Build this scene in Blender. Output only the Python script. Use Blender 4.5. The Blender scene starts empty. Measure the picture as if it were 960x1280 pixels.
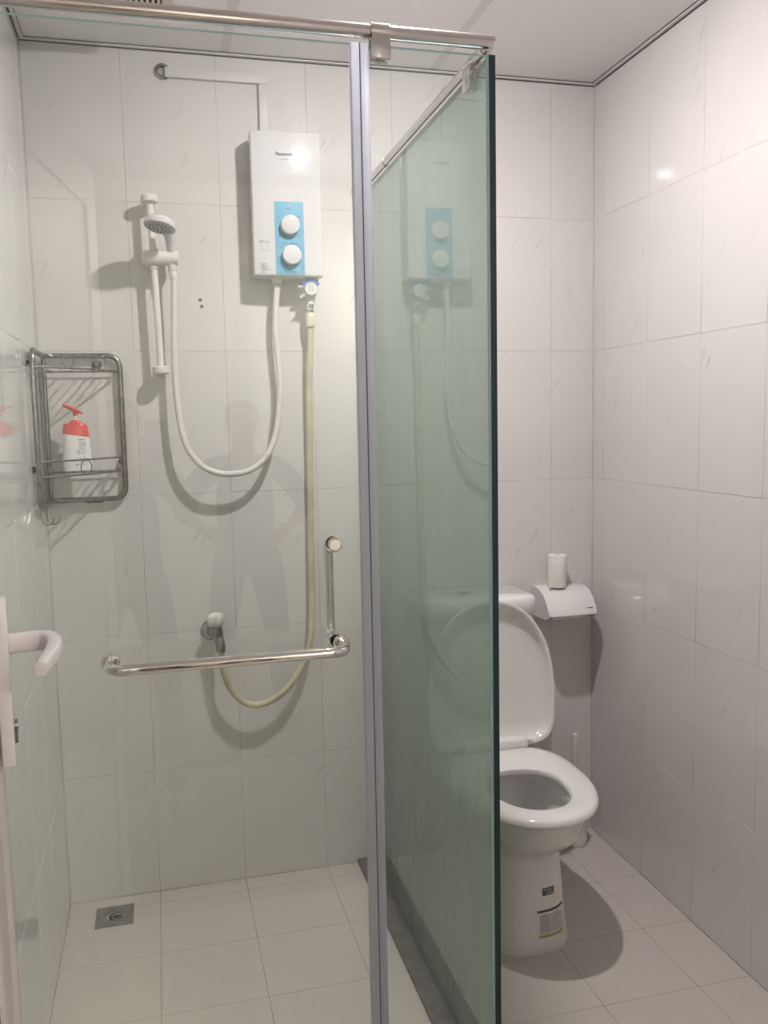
import bpy, bmesh, math, random
from mathutils import Vector, Matrix

random.seed(7)
S = bpy.context.scene
C = S.collection
PI = math.pi

# ------------------------------------------------------------------ camera, world, lamps, exposure
CAM = Vector((.3024, -2.543, 1.3699))
YAW, PITCH, ROLL, FPX = .2506, -.1057, -.0201, 1094.387
fwd = Vector((math.sin(YAW)*math.cos(PITCH), math.cos(YAW)*math.cos(PITCH), math.sin(PITCH)))
rgt = Vector((math.cos(YAW), -math.sin(YAW), 0))
upv = rgt.cross(fwd)
r2 = math.cos(ROLL)*rgt + math.sin(ROLL)*upv
u2 = -math.sin(ROLL)*rgt + math.cos(ROLL)*upv
cam_data = bpy.data.cameras.new('camera')
cam_data.sensor_fit = 'HORIZONTAL'; cam_data.sensor_width = 36
cam_data.lens = FPX*36/960; cam_data.clip_start = .02
cam = bpy.data.objects.new('camera', cam_data); C.objects.link(cam)
cam.matrix_world = Matrix(((r2.x, u2.x, -fwd.x, CAM.x), (r2.y, u2.y, -fwd.y, CAM.y), (r2.z, u2.z, -fwd.z, CAM.z), (0, 0, 0, 1)))
S.camera = cam

wd = bpy.data.worlds.new('world'); S.world = wd; wd.use_nodes = True
wd.node_tree.nodes['Background'].inputs[0].default_value = (.9, .92, 1, 1)
wd.node_tree.nodes['Background'].inputs[1].default_value = .02
S.view_settings.view_transform = 'Standard'; S.view_settings.look = 'None'
S.view_settings.exposure = 0.36; S.view_settings.gamma = 1
S.view_settings.use_curve_mapping = False

LAMP = (.88, -.82)
LAMP_POWER = 1600.0        # radiance of the shower-room downlight's diffuser
LAMP_COL = (1.0, .918, .93)
HALL_POWER = 140.0         # radiance of the corridor lamp
W, H = 1.6445, 2.3727     # room width and height; back wall is Y=0, room runs to Y=-1.93
YF = -1.93                # entrance wall
YG = -1.03                # front glass plane
XG = .90                  # side glass plane
ROWS = [0, .3696, .7696, 1.1696, 1.5696, 1.9696, H]

# ------------------------------------------------------------------ materials
def new_mat(name):
    m = bpy.data.materials.new(name); m.use_nodes = True
    nt = m.node_tree; nt.nodes.clear()
    return m, nt, nt.nodes, nt.links

def pbr(name, col, rough=.4, metal=0, spec=.5, noise=None, bump=None, coat=0, emit=0, ior=1.5, trans=0):
    m, nt, N, L = new_mat(name)
    o = N.new('ShaderNodeOutputMaterial'); b = N.new('ShaderNodeBsdfPrincipled')
    L.new(b.outputs[0], o.inputs[0])
    b.inputs['Base Color'].default_value = (*col, 1)
    b.inputs['Roughness'].default_value = rough; b.inputs['Metallic'].default_value = metal
    b.inputs['Specular IOR Level'].default_value = spec; b.inputs['Coat Weight'].default_value = coat
    b.inputs['IOR'].default_value = ior; b.inputs['Transmission Weight'].default_value = trans
    if emit:
        b.inputs['Emission Color'].default_value = (*col, 1); b.inputs['Emission Strength'].default_value = emit
    if noise:
        sc, amt = noise
        tc = N.new('ShaderNodeTexCoord'); nz = N.new('ShaderNodeTexNoise')
        nz.inputs['Scale'].default_value = sc; nz.inputs['Detail'].default_value = 5
        L.new(tc.outputs['Object'], nz.inputs['Vector'])
        mr = N.new('ShaderNodeMapRange'); mr.inputs[1].default_value = .3; mr.inputs[2].default_value = .7
        mr.inputs[3].default_value = 1-amt; mr.inputs[4].default_value = 1+amt*.4
        L.new(nz.outputs[0], mr.inputs[0])
        mx = N.new('ShaderNodeVectorMath'); mx.operation = 'SCALE'; mx.inputs[0].default_value = col
        L.new(mr.outputs[0], mx.inputs[3]); L.new(mx.outputs[0], b.inputs['Base Color'])
    if bump:
        sc, st = bump
        tc = N.new('ShaderNodeTexCoord'); nz = N.new('ShaderNodeTexNoise')
        nz.inputs['Scale'].default_value = sc; nz.inputs['Detail'].default_value = 3
        L.new(tc.outputs['Object'], nz.inputs['Vector'])
        bp = N.new('ShaderNodeBump'); bp.inputs['Strength'].default_value = st; bp.inputs['Distance'].default_value = .001
        L.new(nz.outputs[0], bp.inputs['Height']); L.new(bp.outputs[0], b.inputs['Normal'])
    return m

def tile_mat(name, base, vein, rough, axis, speck=0, wob=.02):
    """glazed ceramic with faint diagonal veins; every tile object samples another patch of it"""
    m, nt, N, L = new_mat(name)
    o = N.new('ShaderNodeOutputMaterial'); b = N.new('ShaderNodeBsdfPrincipled'); L.new(b.outputs[0], o.inputs[0])
    b.inputs['Roughness'].default_value = rough
    tc = N.new('ShaderNodeTexCoord'); oi = N.new('ShaderNodeObjectInfo')
    off = N.new('ShaderNodeVectorMath'); off.operation = 'SCALE'; off.inputs[0].default_value = (17, 23, 31)
    L.new(oi.outputs['Random'], off.inputs[3])
    ad = N.new('ShaderNodeVectorMath'); ad.operation = 'ADD'
    L.new(tc.outputs['Object'], ad.inputs[0]); L.new(off.outputs[0], ad.inputs[1])
    rt = N.new('ShaderNodeMapping'); mp = N.new('ShaderNodeMapping')
    if axis == 'Y': rt.inputs['Rotation'].default_value = (0, math.radians(-30), 0); mp.inputs['Scale'].default_value = (75, 1, 11)
    elif axis == 'X': rt.inputs['Rotation'].default_value = (math.radians(-28), 0, 0); mp.inputs['Scale'].default_value = (1, 75, 11)
    else: mp.inputs['Scale'].default_value = (20, 20, 20)
    L.new(ad.outputs[0], rt.inputs['Vector']); L.new(rt.outputs[0], mp.inputs['Vector'])
    nz = N.new('ShaderNodeTexNoise'); nz.inputs['Scale'].default_value = 1; nz.inputs['Detail'].default_value = 4
    L.new(mp.outputs[0], nz.inputs['Vector'])
    gate = N.new('ShaderNodeTexNoise'); gate.inputs['Scale'].default_value = 9; L.new(ad.outputs[0], gate.inputs['Vector'])
    mr = N.new('ShaderNodeMapRange'); mr.inputs[1].default_value = .60; mr.inputs[2].default_value = .76; L.new(nz.outputs[0], mr.inputs[0])
    mg = N.new('ShaderNodeMapRange'); mg.inputs[1].default_value = .48; mg.inputs[2].default_value = .68; L.new(gate.outputs[0], mg.inputs[0])
    mu = N.new('ShaderNodeMath'); mu.operation = 'MULTIPLY'; L.new(mr.outputs[0], mu.inputs[0]); L.new(mg.outputs[0], mu.inputs[1])
    soft = N.new('ShaderNodeTexNoise'); soft.inputs['Scale'].default_value = 5; soft.inputs['Detail'].default_value = 4; L.new(ad.outputs[0], soft.inputs['Vector'])
    c1 = N.new('ShaderNodeMix'); c1.data_type = 'RGBA'
    c1.inputs[6].default_value = (*base, 1); c1.inputs[7].default_value = (*[x*.93 for x in base], 1)
    L.new(soft.outputs[0], c1.inputs[0])
    c2 = N.new('ShaderNodeMix'); c2.data_type = 'RGBA'; c2.inputs[7].default_value = (*vein, 1)
    L.new(c1.outputs[2], c2.inputs[6]); L.new(mu.outputs[0], c2.inputs[0])
    last = c2
    if speck:
        sp = N.new('ShaderNodeTexNoise'); sp.inputs['Scale'].default_value = 320; sp.inputs['Detail'].default_value = 2; L.new(ad.outputs[0], sp.inputs['Vector'])
        ms = N.new('ShaderNodeMapRange'); ms.inputs[1].default_value = .35; ms.inputs[2].default_value = .75
        ms.inputs[3].default_value = 0; ms.inputs[4].default_value = speck; L.new(sp.outputs[0], ms.inputs[0])
        c3 = N.new('ShaderNodeMix'); c3.data_type = 'RGBA'; c3.inputs[7].default_value = (*[x*.6 for x in base], 1)
        L.new(c2.outputs[2], c3.inputs[6]); L.new(ms.outputs[0], c3.inputs[0]); last = c3
    L.new(last.outputs[2], b.inputs['Base Color'])
    if wob:
        wn = N.new('ShaderNodeTexNoise'); wn.inputs['Scale'].default_value = 14 if not speck else 160; L.new(ad.outputs[0], wn.inputs['Vector'])
        bp = N.new('ShaderNodeBump'); bp.inputs['Strength'].default_value = wob; bp.inputs['Distance'].default_value = .002
        L.new(wn.outputs[0], bp.inputs['Height']); L.new(bp.outputs[0], b.inputs['Normal'])
    return m

def glass_mat(name, tint, haze, hazecol, streaks=0, low=0):
    """thin pane: tinted see-through + mirror share by Fresnel + a film of dried water"""
    m, nt, N, L = new_mat(name)
    o = N.new('ShaderNodeOutputMaterial')
    tr = N.new('ShaderNodeBsdfTransparent'); tr.inputs[0].default_value = (*tint, 1)
    gl = N.new('ShaderNodeBsdfGlossy'); gl.inputs['Roughness'].default_value = .004
    gl.inputs[0].default_value = (.96, 1, .98, 1)
    ge = N.new('ShaderNodeNewGeometry')
    io = N.new('ShaderNodeMapRange'); io.inputs[3].default_value = 1.5; io.inputs[4].default_value = 1/1.5
    L.new(ge.outputs['Backfacing'], io.inputs[0])
    fr = N.new('ShaderNodeFresnel'); L.new(io.outputs[0], fr.inputs['IOR'])
    df = N.new('ShaderNodeBsdfDiffuse'); df.inputs[0].default_value = (*hazecol, 1)
    tl = N.new('ShaderNodeBsdfTranslucent'); tl.inputs[0].default_value = (*hazecol, 1)
    dm = N.new('ShaderNodeMixShader'); dm.inputs[0].default_value = .5
    L.new(df.outputs[0], dm.inputs[1]); L.new(tl.outputs[0], dm.inputs[2])
    m1 = N.new('ShaderNodeMixShader'); L.new(tr.outputs[0], m1.inputs[1]); L.new(dm.outputs[0], m1.inputs[2])
    if streaks:
        tc = N.new('ShaderNodeTexCoord'); mp = N.new('ShaderNodeMapping'); mp.inputs['Scale'].default_value = (22, 22, 1.6)
        L.new(tc.outputs['Object'], mp.inputs['Vector'])
        nz = N.new('ShaderNodeTexNoise'); nz.inputs['Scale'].default_value = 1; nz.inputs['Detail'].default_value = 6
        L.new(mp.outputs[0], nz.inputs['Vector'])
        mr = N.new('ShaderNodeMapRange'); mr.inputs[1].default_value = .3; mr.inputs[2].default_value = .7
        mr.inputs[3].default_value = haze*(1-streaks); mr.inputs[4].default_value = haze*(1+streaks)
        L.new(nz.outputs[0], mr.inputs[0])
        sx = N.new('ShaderNodeSeparateXYZ'); L.new(tc.outputs['Object'], sx.inputs[0])
        gz = N.new('ShaderNodeMapRange'); gz.inputs[1].default_value = 1.3; gz.inputs[2].default_value = .25
        gz.inputs[3].default_value = 0; gz.inputs[4].default_value = low; L.new(sx.outputs[2], gz.inputs[0])
        sm = N.new('ShaderNodeMath'); sm.operation = 'ADD'; L.new(mr.outputs[0], sm.inputs[0]); L.new(gz.outputs[0], sm.inputs[1])
        L.new(sm.outputs[0], m1.inputs[0])
    else:
        m1.inputs[0].default_value = haze
    m2 = N.new('ShaderNodeMixShader')
    L.new(fr.outputs[0], m2.inputs[0]); L.new(m1.outputs[0], m2.inputs[1]); L.new(gl.outputs[0], m2.inputs[2])
    L.new(m2.outputs[0], o.inputs[0])
    return m

def grout_mat(name, col, stain, zlo, zhi):
    m, nt, N, L = new_mat(name)
    o = N.new('ShaderNodeOutputMaterial'); b = N.new('ShaderNodeBsdfPrincipled'); L.new(b.outputs[0], o.inputs[0])
    b.inputs['Roughness'].default_value = .8
    tc = N.new('ShaderNodeTexCoord')
    nz = N.new('ShaderNodeTexNoise'); nz.inputs['Scale'].default_value = 6; nz.inputs['Detail'].default_value = 6; L.new(tc.outputs['Object'], nz.inputs['Vector'])
    mr = N.new('ShaderNodeMapRange'); mr.inputs[1].default_value = .42; mr.inputs[2].default_value = .62; L.new(nz.outputs[0], mr.inputs[0])
    cm = N.new('ShaderNodeMix'); cm.data_type = 'RGBA'; cm.inputs[6].default_value = (*col, 1); cm.inputs[7].default_value = (*stain, 1)
    L.new(mr.outputs[0], cm.inputs[0]); L.new(cm.outputs[2], b.inputs['Base Color'])
    return m

TILE_B = (.74, .725, .70)
M = {}
M['tile_y'] = tile_mat('glazed_wall_tile_back', TILE_B, (.53, .52, .51), .06, 'Y', wob=.03)
M['tile_x'] = tile_mat('glazed_wall_tile_side', TILE_B, (.53, .52, .51), .06, 'X', wob=.03)
M['tile_f'] = tile_mat('matt_floor_tile', (.66, .62, .565), (.53, .50, .45), .38, 'Z', speck=.35, wob=.12)
M['grout'] = grout_mat('grey_grout', (.62, .60, .57), (.42, .38, .33), 0, 1)
M['grout_f'] = grout_mat('floor_grout', (.36, .33, .28), (.22, .18, .13), 0, 1)
M['ceiling'] = pbr('white_pvc_ceiling', (.84, .82, .81), .28)
M['seam'] = pbr('ceiling_seam_strip', (.72, .70, .69), .4)
M['trim_white'] = pbr('white_ceiling_trim', (.78, .77, .76), .4)
M['alu'] = pbr('aluminium_angle', (.62, .61, .6), .35, .6)
M['dark_gap'] = pbr('dark_gap', (.06, .055, .05), .8)
M['steel'] = pbr('brushed_stainless', (.66, .62, .59), .22, 1, bump=(220, .06))
M['chrome'] = pbr('chrome', (.74, .74, .72), .06, 1)
M['dull_chrome'] = pbr('worn_chrome', (.42, .42, .42), .24, 1, noise=(60, .25))
M['caddy'] = pbr('worn_grey_metal', (.33, .32, .305), .3, .9, noise=(45, .3))
M['porcelain'] = pbr('white_porcelain', (.83, .82, .79), .07, coat=.3)
M['seat_plastic'] = pbr('white_seat_plastic', (.84, .83, .80), .14)
M['white_plastic'] = pbr('white_gloss_plastic', (.68, .675, .675), .07)
M['trunking'] = pbr('wall_white_trunking', (.70, .69, .67), .5)
M['abs'] = pbr('aged_white_plastic', (.80, .78, .73), .3)
M['ivory'] = pbr('ivory_plastic', (.74, .71, .62), .35)
M['pvc_door'] = pbr('mauve_white_door_plastic', (.50, .46, .455), .4)
M['lever'] = pbr('white_lever_plastic', (.66, .625, .63), .25)
M['hose_w'] = pbr('white_ribbed_hose', (.78, .76, .71), .35, noise=(30, .06))
M['hose_y'] = pbr('yellowed_hose', (.64, .59, .42), .4, noise=(18, .18))
M['sleeve_y'] = pbr('yellowed_sleeve', (.72, .68, .54), .4)
M['seal'] = pbr('blue_grey_seal', (.70, .71, .79), .3)
def seal_mat(name, col):
    m, nt, N, L = new_mat(name)
    o = N.new('ShaderNodeOutputMaterial'); b = N.new('ShaderNodeBsdfPrincipled'); t = N.new('ShaderNodeBsdfTranslucent'); mx = N.new('ShaderNodeMixShader')
    b.inputs['Base Color'].default_value = (*col, 1); b.inputs['Roughness'].default_value = .3; t.inputs[0].default_value = (*col, 1); mx.inputs[0].default_value = .72
    L.new(b.outputs[0], mx.inputs[1]); L.new(t.outputs[0], mx.inputs[2]); L.new(mx.outputs[0], o.inputs[0]); return m
M['seal'] = seal_mat('milky_blue_grey_seal', (.88, .885, .93))
M['seal_d'] = pbr('seal_magnet_line', (.13, .13, .22), .4)
M['blue'] = pbr('sky_blue_print', (.135, .40, .575), .35)
M['ink'] = pbr('grey_ink', (.10, .11, .13), .5)
M['ink2'] = pbr('pale_ink', (.42, .42, .42), .5)
M['ink_b'] = pbr('blue_print_ink', (.03, .08, .13), .5)
M['red'] = pbr('coral_red_plastic', (.75, .11, .09), .3)
M['bottle'] = pbr('white_bottle', (.84, .82, .81), .3)
M['valve_blue'] = pbr('valve_blue', (.06, .17, .45), .3)
M['nozzle'] = pbr('grey_nozzle_face', (.52, .52, .51), .45)
M['black'] = pbr('black_rubber_and_gap', (.02, .02, .02), .6)
M['holder'] = pbr('white_holder_plastic', (.78, .765, .75), .12)
M['paper'] = pbr('toilet_paper', (.88, .855, .80), .9, bump=(140, .2))
M['water'] = pbr('toilet_water', (.55, .56, .55), .03, spec=.8)
M['bowl_in'] = M['porcelain']
M['kerb'] = pbr('dirty_grey_kerb', (.17, .165, .15), .55, noise=(40, .3))
M['edge'] = pbr('green_glass_edge', (.012, .05, .052), .15, spec=.6)
M['edge_l'] = pbr('pale_cyan_edge', (.40, .62, .63), .2)
M['pane_door'] = glass_mat('clear_shower_glass', (.95, .972, .955), .014, (.62, .66, .62), .5)
M['pane_front'] = glass_mat('clear_fixed_glass', (.95, .975, .96), .014, (.62, .66, .62), .5)
M['pane_side'] = glass_mat('water_stained_glass', (.80, .87, .835), .28, (.40, .48, .44), .18, .30)
M['fan'] = pbr('cream_fan_plastic', (.70, .65, .52), .45)
M['sticker'] = pbr('sticker_grey', (.50, .49, .48), .4)
M['sticker_d'] = pbr('sticker_dark', (.10, .09, .09), .4)
M['sticker_y'] = pbr('sticker_yellow', (.50, .46, .16), .4)
M['sticker_b'] = pbr('sticker_blue', (.05, .15, .45), .4)
M['plaster'] = pbr('corridor_paint', (.78, .76, .72), .7)
M['hall_floor'] = pbr('corridor_floor', (.20, .16, .13), .4)

def lamp_mat(name, col, power):
    m, nt, N, L = new_mat(name)
    o = N.new('ShaderNodeOutputMaterial'); e = N.new('ShaderNodeEmission')
    e.inputs[0].default_value = (*col, 1); e.inputs[1].default_value = power
    L.new(e.outputs[0], o.inputs[0]); return m
M['lamp'] = lamp_mat('downlight_diffuser', LAMP_COL, LAMP_POWER)
M['hall_lamp'] = lamp_mat('corridor_diffuser', (1, .93, .86), HALL_POWER)

# ------------------------------------------------------------------ mesh helpers
class MB:
    """collects shapes; every shape appends vertices and faces of one mesh"""
    def __init__(s): s.v = []; s.f = []; s.m = []
    def add(s, vs, fs, mi=0):
        n = len(s.v); s.v += [tuple(v) for v in vs]; s.f += [tuple(i+n for i in f) for f in fs]; s.m += [mi]*len(fs); return s
    def box(s, lo, hi, mi=0):
        x0, y0, z0 = lo; x1, y1, z1 = hi
        return s.add([(x0,y0,z0),(x1,y0,z0),(x1,y1,z0),(x0,y1,z0),(x0,y0,z1),(x1,y0,z1),(x1,y1,z1),(x0,y1,z1)],
                     [(0,3,2,1),(4,5,6,7),(0,1,5,4),(1,2,6,5),(2,3,7,6),(3,0,4,7)], mi)
    def rbox(s, lo, hi, r, seg=2, mi=0, mat=None):
        bm = bmesh.new(); bmesh.ops.create_cube(bm, size=1)
        for v in bm.verts:
            v.co = Vector([lo[i]+(v.co[i]+.5)*(hi[i]-lo[i]) for i in range(3)])
        bmesh.ops.bevel(bm, geom=bm.edges[:], offset=r, segments=seg, profile=.5, affect='EDGES', clamp_overlap=True)
        if mat is not None: bm.transform(mat)
        bm.verts.index_update()
        s.add([v.co.copy() for v in bm.verts], [[v.index for v in f.verts] for f in bm.faces], mi); bm.free(); return s
    def loft(s, rings, cap0=True, cap1=True, closed=True, mi=0):
        n = len(rings[0]); vs = [p for r in rings for p in r]; fs = []
        for k in range(len(rings)-1):
            for i in range(n if closed else n-1):
                j = (i+1) % n; fs.append((k*n+i, k*n+j, (k+1)*n+j, (k+1)*n+i))
        if cap0: fs.append(tuple(reversed(range(n))))
        if cap1: fs.append(tuple((len(rings)-1)*n+i for i in range(n)))
        return s.add(vs, fs, mi)
    def tube(s, pts, r, n=12, cap=True, closed=False, mi=0):
        pts = [Vector(p) for p in pts]; rings = []; N_ = len(pts)
        rr = r if isinstance(r, (list, tuple)) else [r]*N_
        up = None
        for i, p in enumerate(pts):
            if closed: t = pts[(i+1) % N_]-pts[i-1]
            else: t = pts[min(i+1, N_-1)]-pts[max(i-1, 0)]
            t.normalize()
            if up is None:
                a = Vector((0, 0, 1)) if abs(t.z) < .9 else Vector((1, 0, 0))
                up = (a-t*a.dot(t)).normalized()
            else:
                up = (up-t*up.dot(t)).normalized()
            b = t.cross(up)
            rings.append([p+(up*math.cos(2*PI*k/n)+b*math.sin(2*PI*k/n))*rr[i] for k in range(n)])
        if closed: rings.append(rings[0]); return s.loft(rings, False, False, mi=mi)
        return s.loft(rings, cap, cap, mi=mi)
    def cyl(s, a, b, r, n=24, r2=None, bev=0, mi=0):
        a, b = Vector(a), Vector(b); d = (b-a).normalized(); r2 = r if r2 is None else r2
        if bev: return s.tube([a, a+d*1e-5, a+d*bev, b-d*bev, b-d*1e-5, b], [r-bev, r-bev*.9, r, r2, r2-bev*.9, r2-bev], n, mi=mi)
        return s.tube([a, b], [r, r2], n, mi=mi)
    def lathe(s, prof, origin, axis=(0, 0, 1), n=24, mi=0, cap=True):
        ax = Vector(axis).normalized(); o = Vector(origin)
        a = Vector((1, 0, 0)) if abs(ax.x) < .9 else Vector((0, 1, 0))
        u = (a-ax*a.dot(ax)).normalized(); w = ax.cross(u)
        rings = [[o+ax*h+(u*math.cos(2*PI*k/n)+w*math.sin(2*PI*k/n))*max(r, 1e-4) for k in range(n)] for r, h in prof]
        return s.loft(rings, cap, cap, mi=mi)
    def xf(s, mat): s.v = [tuple(mat @ Vector(v)) for v in s.v]; return s
    def mesh(s, name, smooth=True, angle=35):
        me = bpy.data.meshes.new(name); me.from_pydata(s.v, [], s.f); me.update()
        bm = bmesh.new(); bm.from_mesh(me); bmesh.ops.recalc_face_normals(bm, faces=bm.faces[:]); bm.to_mesh(me); bm.free()
        if smooth:
            me.shade_smooth(); me.set_sharp_from_angle(angle=math.radians(angle))
        return me
    def obj(s, name, mats, parent=None, smooth=True, angle=35):
        me = s.mesh(name, smooth, angle)
        for m in (mats if isinstance(mats, (list, tuple)) else [mats]): me.materials.append(m)
        if any(s.m): me.polygons.foreach_set('material_index', s.m)
        o = bpy.data.objects.new(name, me); C.objects.link(o)
        if parent is not None: put(o, parent)
        return o

def put(o, parent):
    """parent while keeping the piece where it was modelled (world coordinates)"""
    o.parent = parent; o.matrix_parent_inverse = parent_world(parent).inverted()
def parent_world(p):
    m = Matrix.LocRotScale(p.location, p.rotation_euler, p.scale)
    if p.parent: m = parent_world(p.parent) @ p.matrix_parent_inverse @ m
    return m
def thing(name, label, cat, loc=(0, 0, 0), group=None):
    o = bpy.data.objects.new(name, None); C.objects.link(o); o.location = loc; o.empty_display_size = .05
    tag(o, label, cat, group); return o
def tag(o, label, cat, group=None):
    o['label'] = label; o['category'] = cat
    if group: o['group'] = group
    return o
def struct(o): o['kind'] = 'structure'; return o

def arc(c, a, b, ang0, ang1, n):
    c, a, b = Vector(c), Vector(a), Vector(b)
    return [c+a*math.cos(ang0+(ang1-ang0)*i/n)+b*math.sin(ang0+(ang1-ang0)*i/n) for i in range(n+1)]
def fillet(pts, r, n=6):
    """round the inner corners of a polyline"""
    P = [Vector(p) for p in pts]; out = [P[0]]
    for i in range(1, len(P)-1):
        a, b, c = P[i-1], P[i], P[i+1]
        d1 = (a-b); d2 = (c-b); k = min(r, d1.length*.49, d2.length*.49)
        p, q = b+d1.normalized()*k, b+d2.normalized()*k
        for j in range(n+1):
            t = j/n; out.append(p*(1-t)**2+b*2*t*(1-t)+q*t*t)
    out.append(P[-1]); return out
def spline(pts, n=8):
    P = [Vector(p) for p in pts]; P = [P[0]*2-P[1]]+P+[P[-1]*2-P[-2]]; out = []
    for i in range(1, len(P)-2):
        a, b, c, d = P[i-1:i+3]
        for j in range(n):
            t = j/n
            out.append(.5*((2*b)+(c-a)*t+(2*a-5*b+4*c-d)*t*t+(3*b-a-3*c+d)*t**3))
    out.append(P[-2]); return out

def text(name, body, size, mat, parent, origin, xdir=(1, 0, 0), ydir=(0, 0, 1), bold=0, align='CENTER', depth=.0002):
    cu = bpy.data.curves.new(name, 'FONT'); cu.body = body; cu.size = size; cu.offset = bold; cu.extrude = depth
    cu.align_x = align; cu.align_y = 'CENTER'; cu.resolution_u = 3
    t = bpy.data.objects.new(name, cu); C.objects.link(t)
    dg = bpy.context.evaluated_depsgraph_get(); dg.update()
    me = bpy.data.meshes.new_from_object(t.evaluated_get(dg)); bpy.data.objects.remove(t); bpy.data.curves.remove(cu)
    x, y = Vector(xdir).normalized(), Vector(ydir).normalized(); z = x.cross(y); o = Vector(origin)
    me.transform(Matrix(((x.x, y.x, z.x, o.x), (x.y, y.y, z.y, o.y), (x.z, y.z, z.z, o.z), (0, 0, 0, 1))))
    me.materials.clear(); me.materials.append(mat); me.name = name
    ob = bpy.data.objects.new(name, me); C.objects.link(ob); put(ob, parent); return ob

# ------------------------------------------------------------------ room shell, tile by tile
GAP = .0011
def tile_mesh(axis, w, h, mat, cache={}):
    key = (axis, round(w, 3), round(h, 3))
    if key not in cache:
        t = .007; b = .0009; W2, H2 = w/2-GAP/2, h/2-GAP/2
        rings = []
        for ins, d in ((0, t), (0, b), (b*.12, b*.5), (b*.5, b*.12), (b, 0), (b+.002, 0)):        # d = depth behind the face
            q = [(-W2+ins, -H2+ins), (W2-ins, -H2+ins), (W2-ins, H2-ins), (-W2+ins, H2-ins)]
            if axis == 'Y': rings.append([(x, d, z) for x, z in q])
            elif axis == '+X': rings.append([(d, x, z) for x, z in q])      # face looks to -X (right wall)
            elif axis == '-X': rings.append([(-d, x, z) for x, z in q])     # face looks to +X (left wall)
            elif axis == '-Y': rings.append([(x, -d, z) for x, z in q])
            else: rings.append([(x, y, -d) for x, y in q])
        mb = MB(); mb.loft(rings, True, True); me = mb.mesh('tile', True, 50); me.materials.append(mat); cache[key] = me
    return cache[key]
def lay(parent, axis, ubreaks, vbreaks, mat, at, skip=None):
    for u0, u1 in zip(ubreaks, ubreaks[1:]):
        for v0, v1 in zip(vbreaks, vbreaks[1:]):
            if skip and skip(u0, u1, v0, v1): continue
            o = bpy.data.objects.new('tile', tile_mesh(axis, u1-u0, v1-v0, mat)); C.objects.link(o)
            u, v = (u0+u1)/2, (v0+v1)/2
            j = random.uniform(0, .0003)
            if axis == 'Y': o.location = (u, at+j, v)
            elif axis == '-Y': o.location = (u, at-j, v)
            elif axis == '+X': o.location = (at+j, u, v)
            elif axis == '-X': o.location = (at-j, u, v)
            else: o.location = (u, v, at-j)
            o.parent = parent
    return parent
REC = .0006
colsX = [0]+[.25*k for k in range(1, 7)]+[W]
colsY = [YF]+[-.0659-.25*k for k in range(7, -1, -1)]+[0]
colsY = [y for i, y in enumerate(colsY) if i == 0 or y > YF+.02]
wb = struct(MB().box((-.1, REC, -.1), (W+.1, .1, H+.1)).obj('wall_back', M['grout'], smooth=False))
lay(wb, 'Y', colsX, ROWS, M['tile_y'], 0)
wr = struct(MB().box((W+REC, YF-.1, -.1), (W+.1, REC, H+.1)).obj('wall_right', M['grout'], smooth=False))
lay(wr, '+X', colsY, ROWS, M['tile_x'], W)
wl = struct(MB().box((-.1, YF-.1, -.1), (-REC, REC, H+.1)).obj('wall_left', M['grout'], smooth=False))
lay(wl, '-X', colsY, ROWS, M['tile_x'], 0)
fl = struct(MB().box((-.1, YF-.1, -.1), (W+.1, .1, -REC)).obj('floor', M['grout_f'], smooth=False))
lay(fl, 'Z', colsX, colsY, M['tile_f'], 0)
# entrance wall with the doorway the camera looks through
DX0, DX1, DH = .135, .93, 2.06
wf = MB().box((-.1, YF-.1, 0), (DX0, YF-REC, H+.1)).box((DX1, YF-.1, 0), (W+.1, YF-REC, H+.1)).box((DX0, YF-.1, DH), (DX1, YF-REC, H+.1))
wf = struct(wf.obj('wall_front', M['grout'], smooth=False))
lay(wf, '-Y', [DX1, 1.25, 1.5, W], ROWS, M['tile_y'], YF)
lay(wf, '-Y', [0, DX0], ROWS, M['tile_y'], YF)
lay(wf, '-Y', [DX0, .5, .75, DX1], [DH, H], M['tile_y'], YF)
jb = MB()
for x0, x1 in ((DX0, DX0+.035), (DX1-.035, DX1)): jb.box((x0, YF-.11, 0), (x1, YF+.006, DH))
jb.box((DX0+.035, YF-.11, DH-.035), (DX1-.035, YF+.012, DH))
struct(jb.obj('trim_1', M['pvc_door'], smooth=False))
# ceiling: PVC sheets, seam strips and the aluminium angle round the edge
ce = struct(MB().box((-.1, YF-.1, H+.004), (W+.1, .1, H+.1)).obj('ceiling', M['seam'], smooth=False))
for x0, x1 in ((0, .5135), (.5405, 1.1115), (1.1385, W)):
    MB().box((x0, YF, H), (x1, 0, H+.004)).obj('panel', M['ceiling'], ce, smooth=False)
for x in (.527, 1.125):
    MB().box((x-.0135, YF, H+.0005), (x+.0135, 0, H+.004)).obj('seam_strip', M['seam'], ce, smooth=False)
a = .013
for nm, lo, hi, ax in (('trim_2', (0, -a, H-.005), (W, -.0005, H-.0005), 1), ('trim_3', (W-a, YF, H-.005), (W-.0005, -a, H-.0005), 0), ('trim_4', (.0005, YF, H-.005), (a, -a, H-.0005), 0)):
    t = struct(MB().box(lo, hi).obj(nm, M['trim_white'], smooth=False))
    wall_, ceil_ = [list(lo), list(hi)], [list(lo), list(hi)]
    wall_[0][2] -= .0024; wall_[1][2] = lo[2]; ceil_[0][2] = H-.002
    if nm == 'trim_4': wall_[1][0] = .003; ceil_[0][0] = a; ceil_[1][0] = a+.0012
    elif nm == 'trim_3': wall_[0][0] = W-.003; ceil_[1][0] = W-a; ceil_[0][0] = W-a-.0012
    else: wall_[0][1] = -.003; ceil_[1][1] = -a; ceil_[0][1] = -a-.0012
    for q in (wall_, ceil_): MB().box(*q).obj('joint', M['dark_gap'], t, smooth=False)
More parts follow.
